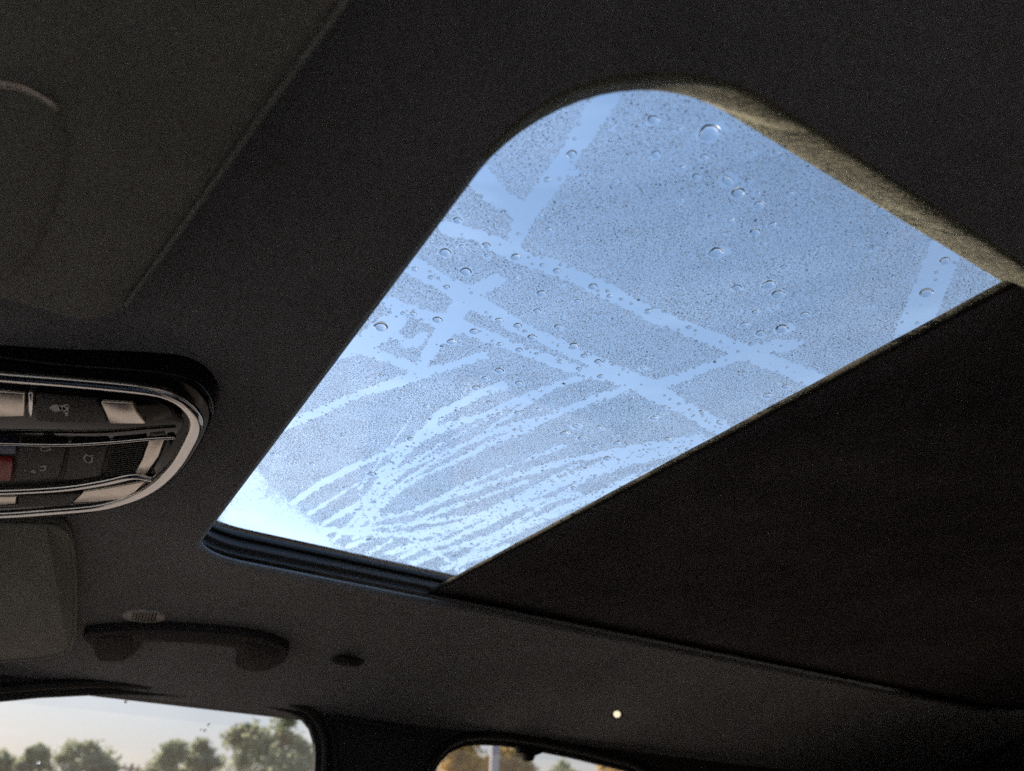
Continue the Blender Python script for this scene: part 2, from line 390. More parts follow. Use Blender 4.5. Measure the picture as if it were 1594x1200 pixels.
def stroke(name, q, w, m, z, parent, closed=False):
    pts = pz(zq(q), z)
    if closed: pts = pts + [pts[0]]
    vs_, fs = [], []
    for a, b in zip(pts[:-1], pts[1:]):
        t = (b - a).normalized(); s = Vector((-t.y, t.x, 0)) * w
        e = t * w * .8; k = len(vs_)
        vs_ += [a - e - s, b + e - s, b + e + s, a - e + s]
        vs_ += [v + Vector((0, 0, .0012)) for v in vs_[k:k + 4]]
        fs += [[k, k + 1, k + 2, k + 3], [k, k + 4, k + 5, k + 1], [k + 1, k + 5, k + 6, k + 2], [k + 2, k + 6, k + 7, k + 3], [k + 3, k + 7, k + 4, k]]
    return mesh(name, vs_, fs, m, parent)
iz = CZ - .0053
prism('sensor_cone_icon', pz(zq([(305, 380), (325, 366), (352, 362), (378, 376), (385, 388), (360, 402), (330, 398)]), iz), (0, 0, .0012), M['icon'], b1)
stroke('letter_p_icon', [(372, 372), (418, 366), (412, 424)], .0009, M['icon'], iz, b1)
stroke('letter_p_icon', [(372, 372), (384, 402), (414, 400)], .0009, M['icon'], iz, b1)
tube('divider_trim', pz(smooth_line(zq([(-500, 590), (0, 600), (400, 606), (700, 590), (920, 570), (1085, 562)])), CZ - .0055), 0.0014, M['chrome'], console)
piece('lower_panel', [(-500, 612), (0, 612), (500, 612), (900, 586), (1060, 575), (1085, 580), (940, 815), (830, 790), (640, 830), (400, 862), (0, 880), (-500, 880)], M['button'], CZ - .001, .004)
piece('sky_reflection_key', [(-120, 612), (98, 612), (96, 665), (-120, 668)], M['blue'], CZ - .0045)  # the sky's blue reflection, put into the key's colour
piece('red_key', [(-120, 705), (72, 705), (78, 735), (66, 832), (-120, 838)], M['red'], CZ - .0045)
b2 = piece('window_button', [(116, 618), (412, 618), (396, 690), (368, 812), (240, 828), (82, 838), (96, 720)], M['button'], CZ - .0045, .006, .002)
b3 = piece('lock_button', [(432, 618), (672, 612), (655, 690), (622, 806), (500, 824), (388, 828), (410, 720)], M['button'], CZ - .0045, .006, .002)
stroke('star_icon', [(520, 692), (534, 668), (550, 680), (573, 680), (570, 716), (545, 720), (530, 712)], .0005, M['icon'], iz, b3, True)
stroke('switch_icon', [(248, 626), (300, 622), (318, 640), (262, 648)], .0004, M['grille'], iz, b2, True)
stroke('switch_icon', [(255, 745), (282, 740), (276, 768), (250, 768)], .0005, M['icon'], iz, b2)
stroke('switch_icon', [(192, 775), (215, 772), (212, 784)], .0005, M['icon'], iz, b2)
stroke('switch_icon', [(150, 768), (160, 766)], .0004, M['grille'], iz, b2)
roller = piece('ribbed_roller', [(694, 614), (908, 590), (885, 690), (832, 786), (740, 806), (655, 818), (672, 720)], M['black'], CZ - .003, .005, .002)
for k in range(15):
    t = (k + .5) / 15
    y_ = 612 + 195 * t
    xl = 694 - 40 * t + 3; xr = 905 - 70 * t
    stroke('rib', [(xl, y_), (xr, y_ - 22 + 2 * t)], .00042, M['button'], CZ - .0040, roller)
piece('end_reflection_tile', [(922, 584), (1022, 570), (985, 680), (902, 800), (832, 784), (880, 700)], M['beige_refl'], CZ - .004)
piece('chrome_fin', [(1035, 578), (1085, 572), (1000, 740), (955, 815), (910, 808), (985, 700)], M['gloss'], CZ - .0035)
tube('lower_trim', pz(smooth_line(zq([(-500, 905), (0, 898), (400, 876), (650, 838), (830, 800), (945, 818)])), CZ - .0045), 0.0040, M['chrome'], console, flat=.7)
piece('bottom_reflection_tile', [(-300, 935), (100, 928), (96, 975), (-300, 1000)], M['beige_refl'], CZ - .003)
piece('bottom_button', [(112, 926), (500, 908), (490, 925), (425, 984), (110, 998)], M['button'], CZ - .0035)
piece('bottom_beige_reflection_tile', [(516, 902), (700, 870), (905, 832), (840, 900), (760, 945), (600, 962), (448, 968)], M['beige_refl'], CZ - .003)

# ------------------------------------------------------------------ sun visors
def liner_prism(name, px, off, th, material, parent=None, bw=.004, k=0, n=4):
    p = smooth_line(px, True, k) if k else px
    pts = [on_liner(x, y, off) for x, y in p]
    return prism(name, pts, (0, 0, -th), material, parent, bw, n)
def slab(name, pts, th, material, parent=None, bw=.006):
    return prism(name, pts, (0, 0, th), material, parent, bw, 4)
visor_p = empty('sun_visor', at_z(60, 920, .2))
tag(visor_p, 'grey cloth passenger sun visor folded up below the overhead console', 'visor')
vp = smooth_line([(-330, 850), (-200, 822), (-60, 814), (70, 816), (98, 824), (112, 848), (117, 900), (118, 960), (113, 1000), (96, 1018), (50, 1025), (-60, 1032), (-300, 1040)], True, 4)
def visor_pt(x, y):
    p = on_liner(x, y, 0.012); return p
vo = slab('visor_panel', [visor_pt(x, y) for x, y in vp], .010, M['visor'], visor_p, .004)
tube('piping', [visor_pt(x, y) - Vector((0, 0, .0005)) for x, y in vp], .0016, M['visor'], visor_p, True, 8)
visor_d = empty('sun_visor', at_z(120, 250, .25))
tag(visor_d, 'dark driver sun visor with vanity flap, folded up above the console', 'visor')
vd = smooth_line([(700, -260), (610, -100), (540, 0), (430, 150), (310, 318), (215, 450), (192, 480), (165, 498), (120, 502), (60, 486), (0, 470), (-120, 440), (-420, 380), (-500, 0), (-200, -500), (500, -480)], True, 4)
slab('visor_panel', [at_z(x, y, .2475) for x, y in vd], .012, M['visor'], visor_d, .006)
tube('edge_piping', [at_z(x, y, .2485) for x, y in smooth_line([(610, -100), (540, 0), (430, 150), (310, 318), (215, 450), (196, 476)])], 0.0011, M['visor'], visor_d, seg=8)
fl = smooth_line([(-140, 128), (0, 130), (40, 138), (80, 160), (103, 200), (108, 245), (94, 300), (70, 365), (40, 415), (0, 440), (-140, 450)], True, 4)
flap = prism('vanity_flap', [at_z(x, y, .2464) for x, y in fl], (0, 0, .006), M['visor'], visor_d, .003, 3)
tube('flap_highlight', [at_z(x, y, .2462) for x, y in smooth_line([(-40, 128), (0, 130), (40, 138), (80, 160), (88, 168)])], .0014, M['beige_refl'], visor_d, seg=8)  # pinkish highlight along the flap's top edge, built as a pale strip

# ------------------------------------------------------------------ grab handle, hooks, grille, small cap
handle = empty('grab_handle', on_liner(290, 1000))
tag(handle, 'dark fold-down grab handle above the front passenger window', 'handle')
hp = smooth_line([(128, 990), (165, 983), (250, 981), (330, 985), (400, 993), (440, 1006), (449, 1018), (434, 1036), (404, 1046), (378, 1043), (366, 1032), (370, 1013), (335, 1005), (232, 999), (220, 1006), (205, 1022), (182, 1030), (152, 1027), (144, 1008)], True, 4)
hpts = [on_liner(x, y, .013) for x, y in hp]
prism('grip', hpts, (0.004, 0, .014), M['handle'], handle, .005, 3)
for q in ([(150, 992), (205, 990), (206, 1018), (186, 1026), (154, 1023)], [(378, 1000), (428, 1008), (438, 1018), (424, 1034), (402, 1041), (382, 1039), (374, 1030)]):
    prism('end_cap', [on_liner(x, y, .0145) for x, y in q], (0.003, 0, .006), M['trim'], handle, .003, 2)
def coat_hook(pts, label):
    h = empty('coat_hook', on_liner(*pts[0])); tag(h, label, 'hook')
    p = smooth_line(pts, True, 4)
    prism('base', [on_liner(x, y, .004) for x, y in p], (0.002, 0, .010), M['handle'], h, .002, 2)
    cx_ = sum(a for a, _ in pts) / len(pts); cy_ = sum(b for _, b in pts) / len(pts)
    prism('hook_lip', [on_liner(cx_ + (x - cx_) * .6, cy_ + 3 + (y - cy_) * .5, .014) for x, y in p], (0.002, 0, .010), M['trim'], h, .002, 2)
coat_hook([(516, 1026), (535, 1023), (556, 1027), (566, 1033), (554, 1038), (534, 1037), (520, 1033)], 'small black coat hook right of the grab handle')
grille = empty('microphone_grille', on_liner(222, 961)); tag(grille, 'small grey oval slotted grille set in the headliner above the grab handle', 'grille')
el = [(223.5 + 33.5 * math.cos(a), 961 + 9.2 * math.sin(a) + 2.2 * math.cos(a)) for a in [2 * math.pi * i / 40 for i in range(40)]]
prism('plate', [on_liner(x, y, .003) for x, y in el], (0, 0, .006), M['grille'], grille, .0015, 2)
for k in range(8):
    x = 205 + k * 4.9; y = 961 + (x - 223) * .066; hh = 6.3 * math.sqrt(max(.1, 1 - ((x - 223) / 30) ** 2))
    prism('slat', [on_liner(x + 2 + dx * 1.6 - s * 1.6, y + s * hh, .0045) for dx, s in ((-.5, -1), (.5, -1), (.5, 1), (-.5, 1))], (0, 0, .002), M['black'], grille)
dot_m = mat('glowing_disc', (0.9, 0.85, 0.7), .4, noise=(300, .1)); dot_m.node_tree.nodes['Principled BSDF'].inputs['Emission Color'].default_value = (1, .86, .6, 1)
dot_m.node_tree.nodes['Principled BSDF'].inputs['Emission Strength'].default_value = 0.35  # small pale disc with a weak glow of its own
cap_ = empty('glowing_dot', on_liner(960, 1113)); tag(cap_, 'tiny pale glowing dot on the dark headliner above the rear window', 'lamp')
ce = [(960.5 + 5.5 * math.cos(a), 1113 + 4.6 * math.sin(a)) for a in [2 * math.pi * i / 20 for i in range(20)]]
prism('bezel', [on_liner(960.5 + (x - 960.5) * 1.5, 1113 + (y - 1113) * 1.5, .002) for x, y in ce], (0, 0, .004), M['black'], cap_, .001, 2)
prism('lens', [on_liner(x, y, .004) for x, y in ce], (0, 0, .005), dot_m, cap_, .0015, 2)

# ------------------------------------------------------------------ side walls with window openings
WX = 1.25
def wall(name, x, outer_, holes, material, th):
    pts, edges = [], []
    for lp in [outer_] + holes:
        k = len(pts); n = len(lp); pts += lp; edges += [(k + i, k + (i + 1) % n) for i in range(n)]
    v, e, f, *_ = delaunay_2d_cdt([Vector(p) for p in pts], edges, [], 0, 1e-6)
    def inside(c, lp):
        r = False; n = len(lp)
        for i in range(n):
            (x1, y1), (x2, y2) = lp[i], lp[(i + 1) % n]
            if (y1 > c[1]) != (y2 > c[1]) and c[0] < (x2 - x1) * (c[1] - y1) / (y2 - y1) + x1: r = not r
        return r
    faces = []
    for t in f:
        c = sum((v[i] for i in t), Vector((0, 0))) / len(t)
        if inside(c, outer_) and not any(inside(c, h) for h in holes): faces.append(list(t))
    o = mesh(name, [EYE + Vector((x, p.x, p.y)) for p in v], faces, material)
    s = o.modifiers.new('thick', 'SOLIDIFY'); s.thickness = th; s.offset = 0
    return o
def yz(px, py):
    p = at_x(px, py, WX) - EYE; return (p.y, p.z)
fw = [yz(*p) for p in [(0, 1092), (60, 1086), (140, 1082), (200, 1082), (260, 1084), (350, 1092), (410, 1101), (450, 1110), (470, 1120), (482, 1135), (488, 1155), (489, 1178), (488, 1200)]]
top0 = fw[0]
fw = [(top0[0] + .16, top0[1] - .035), (top0[0] + .07, top0[1] - .010)] + fw
front_win = fw + [(-.40, -.05), (-.41, -.20), (-.39, -.235), (.50, -.235), (.62, -.20), (.48, -.08), (.36, .015)]
front_win[:0] = [(.28, .07)]
rw = [yz(*p) for p in [(673, 1204), (684, 1186), (697, 1173), (718, 1163), (745, 1159.5), (780, 1161), (830, 1168), (890, 1180), (972, 1200)]]
rear_win = rw + [(-1.20, .085), (-1.30, .02), (-1.33, -.10), (-1.30, -.22), (-.60, -.235), (-.585, -.2), (-.585, .0)]
wall_out = [(-1.92, .175), (.40, .175), (.47, .14), (1.05, -.24), (1.05, -1.05), (-1.92, -1.05)]
sw = wall('side_wall_right', WX, wall_out, [front_win, rear_win], M['trim'], .012)
struct(sw, 'dark door trim and pillars on the passenger side')
sw2 = wall('side_wall_left', -0.135, wall_out, [front_win, rear_win], M['trim'], .012)
struct(sw2, 'dark door trim and pillars on the driver side')
# door seals and raised pillar trim seen next to the windows
def grow(lp, d):
    cx_ = sum(p[0] for p in lp) / len(lp); cz_ = sum(p[1] for p in lp) / len(lp); out = []
    n = len(lp)
    for i in range(n):
        a = Vector(lp[i - 1]); b = Vector(lp[(i + 1) % n]); t = (b - a).normalized(); nn = Vector((t.y, -t.x))
        p = Vector(lp[i])
        if nn.dot(p - Vector((cx_, cz_))) < 0: nn = -nn
        out.append(p + nn * d)
    return out
def seal(name, lp, d, r, x, label, parent=None):
    pts = [EYE + Vector((x, p[0], p[1])) for p in grow(lp, d)]
    return tube(name, pts, r, M['rubber'], parent, True, 8, up=Vector((1, 0, 0)))
def door_window(name, lp, x, label, gm='sideglass'):
    t = empty(name, EYE + Vector((x, lp[0][0], -.2))); tag(t, label, 'window')
    prism('glass_pane', [EYE + Vector((x + .03, p[0], p[1])) for p in grow(lp, .012)], (.004, 0, 0), M[gm], t)
    seal('rubber_seal', lp, .014, .007, x - .012, '', t)
    return t
door_window('door_window', front_win, WX, 'front passenger door window with trees and pale sky beyond')
door_window('door_window', rear_win, WX, 'rear passenger door window showing golden foliage and a grey pole')
door_window('door_window', front_win, -.135 - .034, 'front driver door window beside the camera')
door_window('door_window', rear_win, -.135 - .034, 'rear door window on the driver side', 'dimming')
ptrim = tube('pillar_trim', [EYE + Vector((WX - .012, y, z)) for y, z in smooth_line([yz(520, 1215), yz(517, 1175), yz(511, 1140), yz(503, 1124), yz(520, 1119), yz(580, 1128), yz(640, 1142)])], .0045, M['trim'], sw, seg=8, up=Vector((1, 0, 0)))
guide = prism('belt_guide', [at_x(x, y, WX - .03) for x, y in [(808, 1160), (848, 1166), (843, 1173), (834, 1176), (831, 1184), (823, 1185), (819, 1180), (820, 1174), (810, 1171)]], (.014, 0, 0), M['black'], None, .001, 2)
tag(guide, 'small black hook hanging over the top of the rear window', 'hook')

# ------------------------------------------------------------------ rest of the cabin (gives the light its bounce)
struct(box('cabin_floor', EYE + Vector((-.13, -1.92, -1.06)), EYE + Vector((1.245, 1.04, -1.02)), M['carpet']), 'dark carpeted cabin floor')
struct(box('rear_wall', EYE + Vector((-.13, -1.96, -1.02)), EYE + Vector((1.245, -1.915, .30)), M['trim']), 'dark closed rear of the cabin')
dash = box('dashboard', EYE + Vector((-.125, .70, -.62)), EYE + Vector((1.24, 1.05, -.25)), M['trim'], None, .05, 5); tag(dash, 'dark dashboard under the windscreen', 'dashboard')
fire = struct(box('front_wall', EYE + Vector((-.125, 1.0, -1.02)), EYE + Vector((1.24, 1.04, -.30)), M['trim']), 'dark footwell wall under the dashboard')
ws = prism('windscreen', [EYE + Vector((-.13, .455, .205)), EYE + Vector((1.25, .455, .205)), EYE + Vector((1.25, 1.05, -.24)), EYE + Vector((-.13, 1.05, -.24))], (0, .004, .005), M['screen']); tag(ws, 'clear raked windscreen at the front of the cabin', 'windscreen')
def front_seat(x, label):
    s = empty('front_seat', EYE + Vector((x, 0, -1.0))); tag(s, label, 'seat', 'front seats')
    box('cushion', EYE + Vector((x - .25, -.05, -.80)), EYE + Vector((x + .25, .45, -.62)), M['leather'], s, .05, 4)
    b = prism('backrest', [EYE + Vector((x - .24, y, z)) for y, z in ((-.10, -.70), (.02, -.66), (-.16, -.12), (-.26, -.13))], (.48, 0, 0), M['leather'], s, .04, 4)
    prism('headrest', [EYE + Vector((x - .12, y, z)) for y, z in ((-.30, -.13), (-.20, -.12), (-.24, -.05), (-.33, -.05))], (.24, 0, 0), M['leather'], s, .02, 3)
front_seat(.20, 'taupe leather driver seat'); front_seat(.92, 'taupe leather front passenger seat')
bench = empty('rear_bench', EYE + Vector((.56, -1.2, -1.0))); tag(bench, 'taupe leather rear bench', 'seat')
box('cushion', EYE + Vector((-.1, -1.35, -.80)), EYE + Vector((1.2, -.85, -.62)), M['leather'], bench, .05, 4)
prism('backrest', [EYE + Vector((-.1, y, z)) for y, z in ((-1.35, -.70), (-1.25, -.66), (-1.45, -.16), (-1.55, -.17))], (1.3, 0, 0), M['leather'], bench, .04, 4)

# ------------------------------------------------------------------ water on the sunroof glass
DZ = GZ + 0.004 + 0.0002
STREAKS = [  # centre line with the width at each point: where hands and water have wiped the fog of fine drops away
    [(942, 150, 40), (890, 235, 30), (846, 298, 31), (812, 346, 28), (797, 392, 22)],
    [(736, 262, 40), (758, 290, 36), (785, 312, 33), (815, 332, 28)],
    [(668, 350, 18), (727, 362, 20), (777, 381, 24), (806, 398, 24), (860, 416, 22), (930, 446, 24), (1010, 487, 22), (1090, 520, 22), (1160, 548, 26), (1220, 571, 26), (1285, 598, 24)],
    [(1160, 548, 20), (1205, 540, 20), (1228, 538, 20), (1248, 533, 10)],
    [(1165, 548, 20), (1110, 568, 14), (1060, 588, 14), (1020, 600, 20)],
    [(625, 405, 30), (676, 433, 26), (720, 457, 30), (757, 480, 26), (807, 509, 20), (854, 530, 20), (908, 556, 20), (955, 581, 26), (1000, 600, 32), (1060, 632, 24), (1130, 672, 22)],
    [(735, 454, 22), (760, 444, 22), (776, 437, 20)],
    [(583, 463, 12), (625, 478, 16), (663, 492, 20), (700, 505, 26), (720, 509, 22), (767, 526, 18), (814, 546, 16), (861, 562, 15), (900, 577, 16), (940, 583, 18)],
    [(725, 465, 26), (700, 505, 30), (676, 537, 20), (657, 570, 18)],
    [(617, 498, 34), (590, 518, 34), (563, 536, 26), (520, 547, 26)],
    [(572, 545, 16), (603, 558, 16), (641, 570, 16), (665, 582, 16)],
    [(612, 520, 14), (635, 536, 15), (652, 530, 15), (660, 522, 12)],
    [(430, 668, 12), (500, 640, 13), (563, 612, 13), (641, 587, 16), (704, 568, 13), (756, 552, 12)],
    [(784, 600, 20), (751, 612, 16), (694, 640, 16), (676, 652, 17), (665, 668, 17), (637, 691, 15), (590, 710, 12), (540, 732, 12), (496, 754, 11), (455, 784, 12)],
    [(930, 581, 14), (876, 596, 13), (814, 621, 13), (767, 640, 12), (720, 656, 13), (676, 672, 16), (649, 684, 18), (621, 710, 17), (602, 741, 22), (587, 759, 18), (558, 785, 14), (521, 806, 12), (502, 818, 10)],
    [(975, 605, 16), (930, 620, 12), (876, 640, 14), (845, 653, 16), (800, 664, 14), (759, 676, 10), (696, 703, 9), (665, 716, 9), (634, 727, 9), (610, 745, 10)],
    [(845, 655, 12), (819, 670, 12), (770, 686, 10), (728, 708, 10), (665, 738, 9), (627, 757, 10), (593, 788, 12), (555, 818, 12)],
    [(1066, 684, 14), (1010, 694, 14), (963, 703, 14), (888, 716, 12), (813, 737, 11), (738, 761, 11), (690, 776, 11), (640, 797, 10), (590, 808, 9)],
    [(1090, 684, 24), (1030, 704, 24), (975, 716, 28), (920, 733, 24), (870, 752, 22), (820, 772, 20), (760, 800, 18), (712, 818, 16), (659, 832, 14), (600, 832, 12), (540, 828, 12), (500, 822, 12)],
    [(1110, 686, 16), (1040, 724, 14), (980, 750, 13), (920, 775, 14), (870, 795, 16), (820, 815, 14), (770, 835, 12), (700, 855, 12), (640, 878, 12)],
    [(900, 770, 12), (850, 778, 12), (800, 792, 12), (740, 822, 12), (690, 846, 12), (640, 850, 10), (600, 862, 9)],
    [(790, 850, 14), (740, 868, 12), (690, 885, 12)], [(640, 838, 8), (690, 868, 8), (720, 890, 12)],
    [(530, 795, 7), (590, 800, 6)], [(560, 770, 8), (580, 815, 8), (550, 838, 8)], [(610, 840, 7), (560, 870, 10)],
    [(600, 745, 5), (690, 690, 5), (780, 640, 4)], [(560, 800, 6), (700, 700, 5)], [(520, 840, 6), (640, 720, 6)], [(500, 830, 5), (640, 815, 6), (760, 800, 5)],
    [(540, 852, 6), (690, 795, 6), (820, 750, 5)], [(620, 870, 6), (760, 800, 6), (900, 722, 5)], [(700, 882, 6), (840, 790, 7), (980, 702, 5)], [(556, 825, 6), (592, 738, 7)],
    [(650, 790, 5), (770, 735, 5), (880, 692, 4)], [(480, 800, 5), (620, 715, 5)], [(730, 862, 6), (870, 800, 6), (1000, 732, 5)], [(640, 650, 5), (560, 760, 6)], [(860, 604, 4), (680, 720, 5)],
    [(1480, 365, 50), (1455, 430, 50), (1418, 520, 50)],
    [(1104, 206, 22), (1122, 199, 20)], [(1115, 393, 18), (1131, 390, 14)], [(1217, 512, 16), (1232, 510, 12)],
    [(958, 202, 11), (960, 202, 11)], [(893, 270, 10), (895, 270, 10)],
]
STREAKS = [[(x, y, w * (.78 if min(p[1] for p in st) > 575 and w > 7 else 1)) for x, y, w in st] for st in STREAKS]
CLEAR_POLY = [(320, 830), (394, 722), (420, 752), (450, 780), (488, 803), (512, 822), (520, 842), (560, 862), (600, 880), (560, 900), (380, 870)]
def streak_clear(P):
    """signed: > 0 inside a wiped streak, in photo pixels"""
    best = np.full(len(P), -1e9)
    for s in STREAKS:
        for (x0, y0, w0), (x1, y1, w1) in zip(s[:-1], s[1:]):
            d = np.array((x1 - x0, y1 - y0), float); L2 = max(1e-6, d @ d)
            t = np.clip(((P[:, 0] - x0) * d[0] + (P[:, 1] - y0) * d[1]) / L2, 0, 1)
            dist = np.hypot(P[:, 0] - x0 - t * d[0], P[:, 1] - y0 - t * d[1])
            best = np.maximum(best, (w0 + (w1 - w0) * t) / 2 - dist)
    ins = np.zeros(len(P), bool); n = len(CLEAR_POLY)
    for i in range(n):
        (xa, ya), (xb, yb) = CLEAR_POLY[i], CLEAR_POLY[(i + 1) % n]
        if ya == yb: continue
        c = ((ya > P[:, 1]) != (yb > P[:, 1])) & (P[:, 0] < (xb - xa) * (P[:, 1] - ya) / (yb - ya) + xa)
        ins ^= c
    dm = np.full(len(P), 1e9)
    for i in range(n):
        a = np.array(CLEAR_POLY[i], float); d = np.array(CLEAR_POLY[(i + 1) % n], float) - a
        t = np.clip(((P - a) @ d) / (d @ d), 0, 1); dm = np.minimum(dm, np.hypot(*(P - a - t[:, None] * d).T))
    # the cleared corner thins out gradually
    fade = dm * .30 - 1.5 + rng.normal(0, 3.0, len(P)) + 2.5 * np.sin(P[:, 0] * .07 + 2 * np.sin(P[:, 1] * .05))
    best[ins] = np.maximum(best, fade)[ins]
    return best

DROPS = [(1104,206,28),(1017,186,15),(1057,201,8),(1021,240,13),(1096,244,11),(1061,261,9),(1084,275,12),(1133,281,22,.5),(1165,282,10),(1149,300,18),(1179,301,7),(1229,301,9),(1181,319,14),(1171,237,9),(1208,237,9),(1060,313,5),(1106,338,8),(1137,344,10),(1134,362,8),(1175,361,14),(1201,351,11),(1187,379,8),(1115,393,22),(1220,416,10),(1147,448,14),(1196,443,18),(1211,458,18),(1234,475,6),(1253,490,13),(1204,480,12,.5),(1151,485,6),(1176,486,10),(1158,506,12),(1184,519,15),(1217,512,18),(1212,502,6),(1373,326,15),(1414,336,10),(1471,406,14),(1442,456,16),(1428,503,6),(1361,387,7),(1357,478,5),(1076,400,5),
(890,240,14),(852,280,10),(864,263,4),(899,277,6),(842,335,7),(855,358,12),(899,383,7),(807,364,6),(712,343,13),(703,323,9),(674,354,14),(757,382,13),(803,400,14),(758,398,8),(719,384,10),(693,393,18),(725,423,17),(713,403,6),(699,424,7),(646,419,10),(671,432,9),(695,447,10),(844,413,8),(867,422,11),(883,431,5),(923,446,13),(931,453,6),(949,461,9),(967,466,6),(1009,485,11),(1072,510,8),(1083,515,5),(803,433,8),(843,457,14),(874,443,6),(899,469,10),(836,484,11),(875,493,6),(869,509,13),(777,499,13),(806,507,12),(817,516,7),(738,516,14),(681,498,14),(643,489,11),(627,488,8),
(593,509,20),(703,532,13),(767,531,6),(778,536,10),(808,545,11),(835,551,7),(872,563,10),(828,525,14),(893,539,16),(909,554,10),(931,563,11),(935,586,10),(901,574,8),(869,539,6),(970,575,5),(777,577,14),(755,589,12),(741,604,12),(730,610,9),(808,597,13),(761,627,10),(777,645,10),(806,643,10),(837,638,9),(868,636,12,.6),(897,664,16,.6),(879,675,14),(905,683,12),(932,666,12),(917,672,7),(959,677,9),(961,690,12),(925,695,9),(867,671,6),(985,621,7),(593,585,9),(574,578,7),(572,589,7),(658,601,7),(701,613,7),(680,606,6),(663,633,10),(638,684,9),(566,690,7),(850,652,5),(776,689,6),
(1018,651,12),(945,714,12),(967,728,6),(891,736,14,.6),(1010,727,9),(927,744,6),(894,778,6),(928,767,6),(892,759,8),(1057,629,6),(1074,638,6),(1094,644,8),(1121,658,16,.6),(1043,622,5),(1034,634,8),(1019,628,6),(984,620,7),(996,628,6),(1195,616,13),(1224,602,12),(1208,598,8),(1070,596,7),(1001,574,12,.6),(1039,684,11),(1052,698,6),(1225,572,5),(1169,536,8),(1123,532,7),(745,745,8),(777,756,10),(723,779,6),(709,867,10),(786,836,7),(734,847,6),
(579,738,13),(426,708,10),(457,722,9),(486,723,10),(536,760,8),(599,761,5),(657,783,7),(574,841,9),(560,852,6),(762,870,6),(536,815,6),(552,799,6),(582,782,7),(581,769,5),(590,753,6),(612,730,5),(613,722,5),(660,715,5),(681,734,5),(797,774,7),(795,762,5),(629,849,6),(645,840,5),(685,832,6),(734,879,6),(716,886,5),(736,887,5)]
DROPS = [d for d in DROPS if d[2] >= 5]

def dome_mesh(name, seg, rings, contact, wob, seed):
    """closed cap of unit base radius"""
    r_ = random.Random(seed); ph = [(r_.uniform(0, 6.28), r_.uniform(-1, 1)) for _ in range(4)]
    th = rad(contact); R = 1 / math.sin(th); vs_, fs = [], []
    rim_f = lambda a: 1 + wob * sum(c * math.sin((k + 2) * a + p) for k, (p, c) in enumerate(ph))
    for i in range(rings):
        f = th * (1 - i / rings)
        rr = R * math.sin(f); z = R * (math.cos(f) - math.cos(th))
        for j in range(seg):
            a = 2 * math.pi * j / seg; q = 1 + (rim_f(a) - 1) * (1 - i / rings)
            vs_.append((rr * q * math.cos(a), rr * q * math.sin(a), z))
    vs_.append((0, 0, R * (1 - math.cos(th)))); top = len(vs_) - 1
    for i in range(rings - 1):
        for j in range(seg):
            fs.append([i * seg + j, i * seg + (j + 1) % seg, (i + 1) * seg + (j + 1) % seg, (i + 1) * seg + j])
    for j in range(seg): fs.append([(rings - 1) * seg + j, (rings - 1) * seg + (j + 1) % seg, top])
    k = len(vs_); vs_ += [vs_[j] for j in range(seg)]                   # separate base, so that its normal stays flat
    fs.append([k + j for j in range(seg)][::-1])
    me = bpy.data.meshes.new(name); me.from_pydata(vs_, [], fs); me.update()
    me.materials.append(M['water']); me.shade_smooth()
    return me
domes = [dome_mesh('water_drop_cap', 28, 9, c, .05, s) for c, s in ((60, 1), (66, 2), (56, 3), (62, 4), (70, 5))]
BIG = {(1104,206): 'largest water drop on the sunroof, near the upper rolled edge',
       (1115,393): 'large water drop with a short clear tail on the upper glass',
       (593,509): 'large dark-rimmed water drop in a clear patch beside the front edge',
       (693,393): 'large water drop just left of another, near the front edge of the glass',
       (725,423): 'large round water drop between the two upper wiped streaks near the front edge',
       (1149,300): 'wide water drop under the flattened drop on the upper glass',
       (1133,281): 'flattened slanting water drop on the upper glass',
       (1471,406): 'upper of two water drops in the wide streak by the sunshade corner',
       (1442,456): 'lower of two water drops in the wide streak by the sunshade corner',
       (1217,512): 'water drop with a clear tail just above the crossing of wiped streaks',
       (579,738): 'dark round water drop on a pale fogged patch in the lower left glass'}
drop_px = []; LAB = []
for i, d in enumerate(DROPS):
    x, y, w_ = d[:3]; fl_ = d[3] if len(d) > 3 else 1.0
    p = at_z(x, y, DZ); dist = (p - EYE).length; r = w_ / 2 * dist / FPX * 1.10
    o = bpy.data.objects.new('water_drop', domes[i % 5]); COL.objects.link(o); o.location = p
    # drops sit a little stretched; flat ones are long and low
    o.scale = (r * random.uniform(.92, 1.06), r * random.uniform(.92, 1.06), r * random.uniform(.95, 1.12))
    if fl_ < 1: o.scale = (r * .55, r, r * .5)
    o.rotation_euler = (0, 0, random.uniform(0, .6) if fl_ == 1 else rad(20))
    drop_px.append((x, y, w_))
    key = (x, y)
    if key in BIG: tag(o, BIG[key], 'water drop', 'water drops on the sunroof glass')
    else:
        size = 'medium' if w_ >= 10 else 'small'
        tag(o, '', 'water drop', 'water drops on the sunroof glass'); LAB.append((o, size, x, y))
def on_streak(k, x, y):
    for (x0, y0, w0), (x1, y1, w1) in zip(STREAKS[k][:-1], STREAKS[k][1:]):
        L2 = (x1 - x0) ** 2 + (y1 - y0) ** 2; t = min(1, max(0, ((x - x0) * (x1 - x0) + (y - y0) * (y1 - y0)) / L2))
        if math.hypot(x - x0 - t * (x1 - x0), y - y0 - t * (y1 - y0)) < max(w0, w1) / 2 + 2: return True
    return False
def line_y(k, x):
    P_ = sorted((p[0], p[1]) for p in STREAKS[k]); return float(np.interp(x, [p[0] for p in P_], [p[1] for p in P_]))
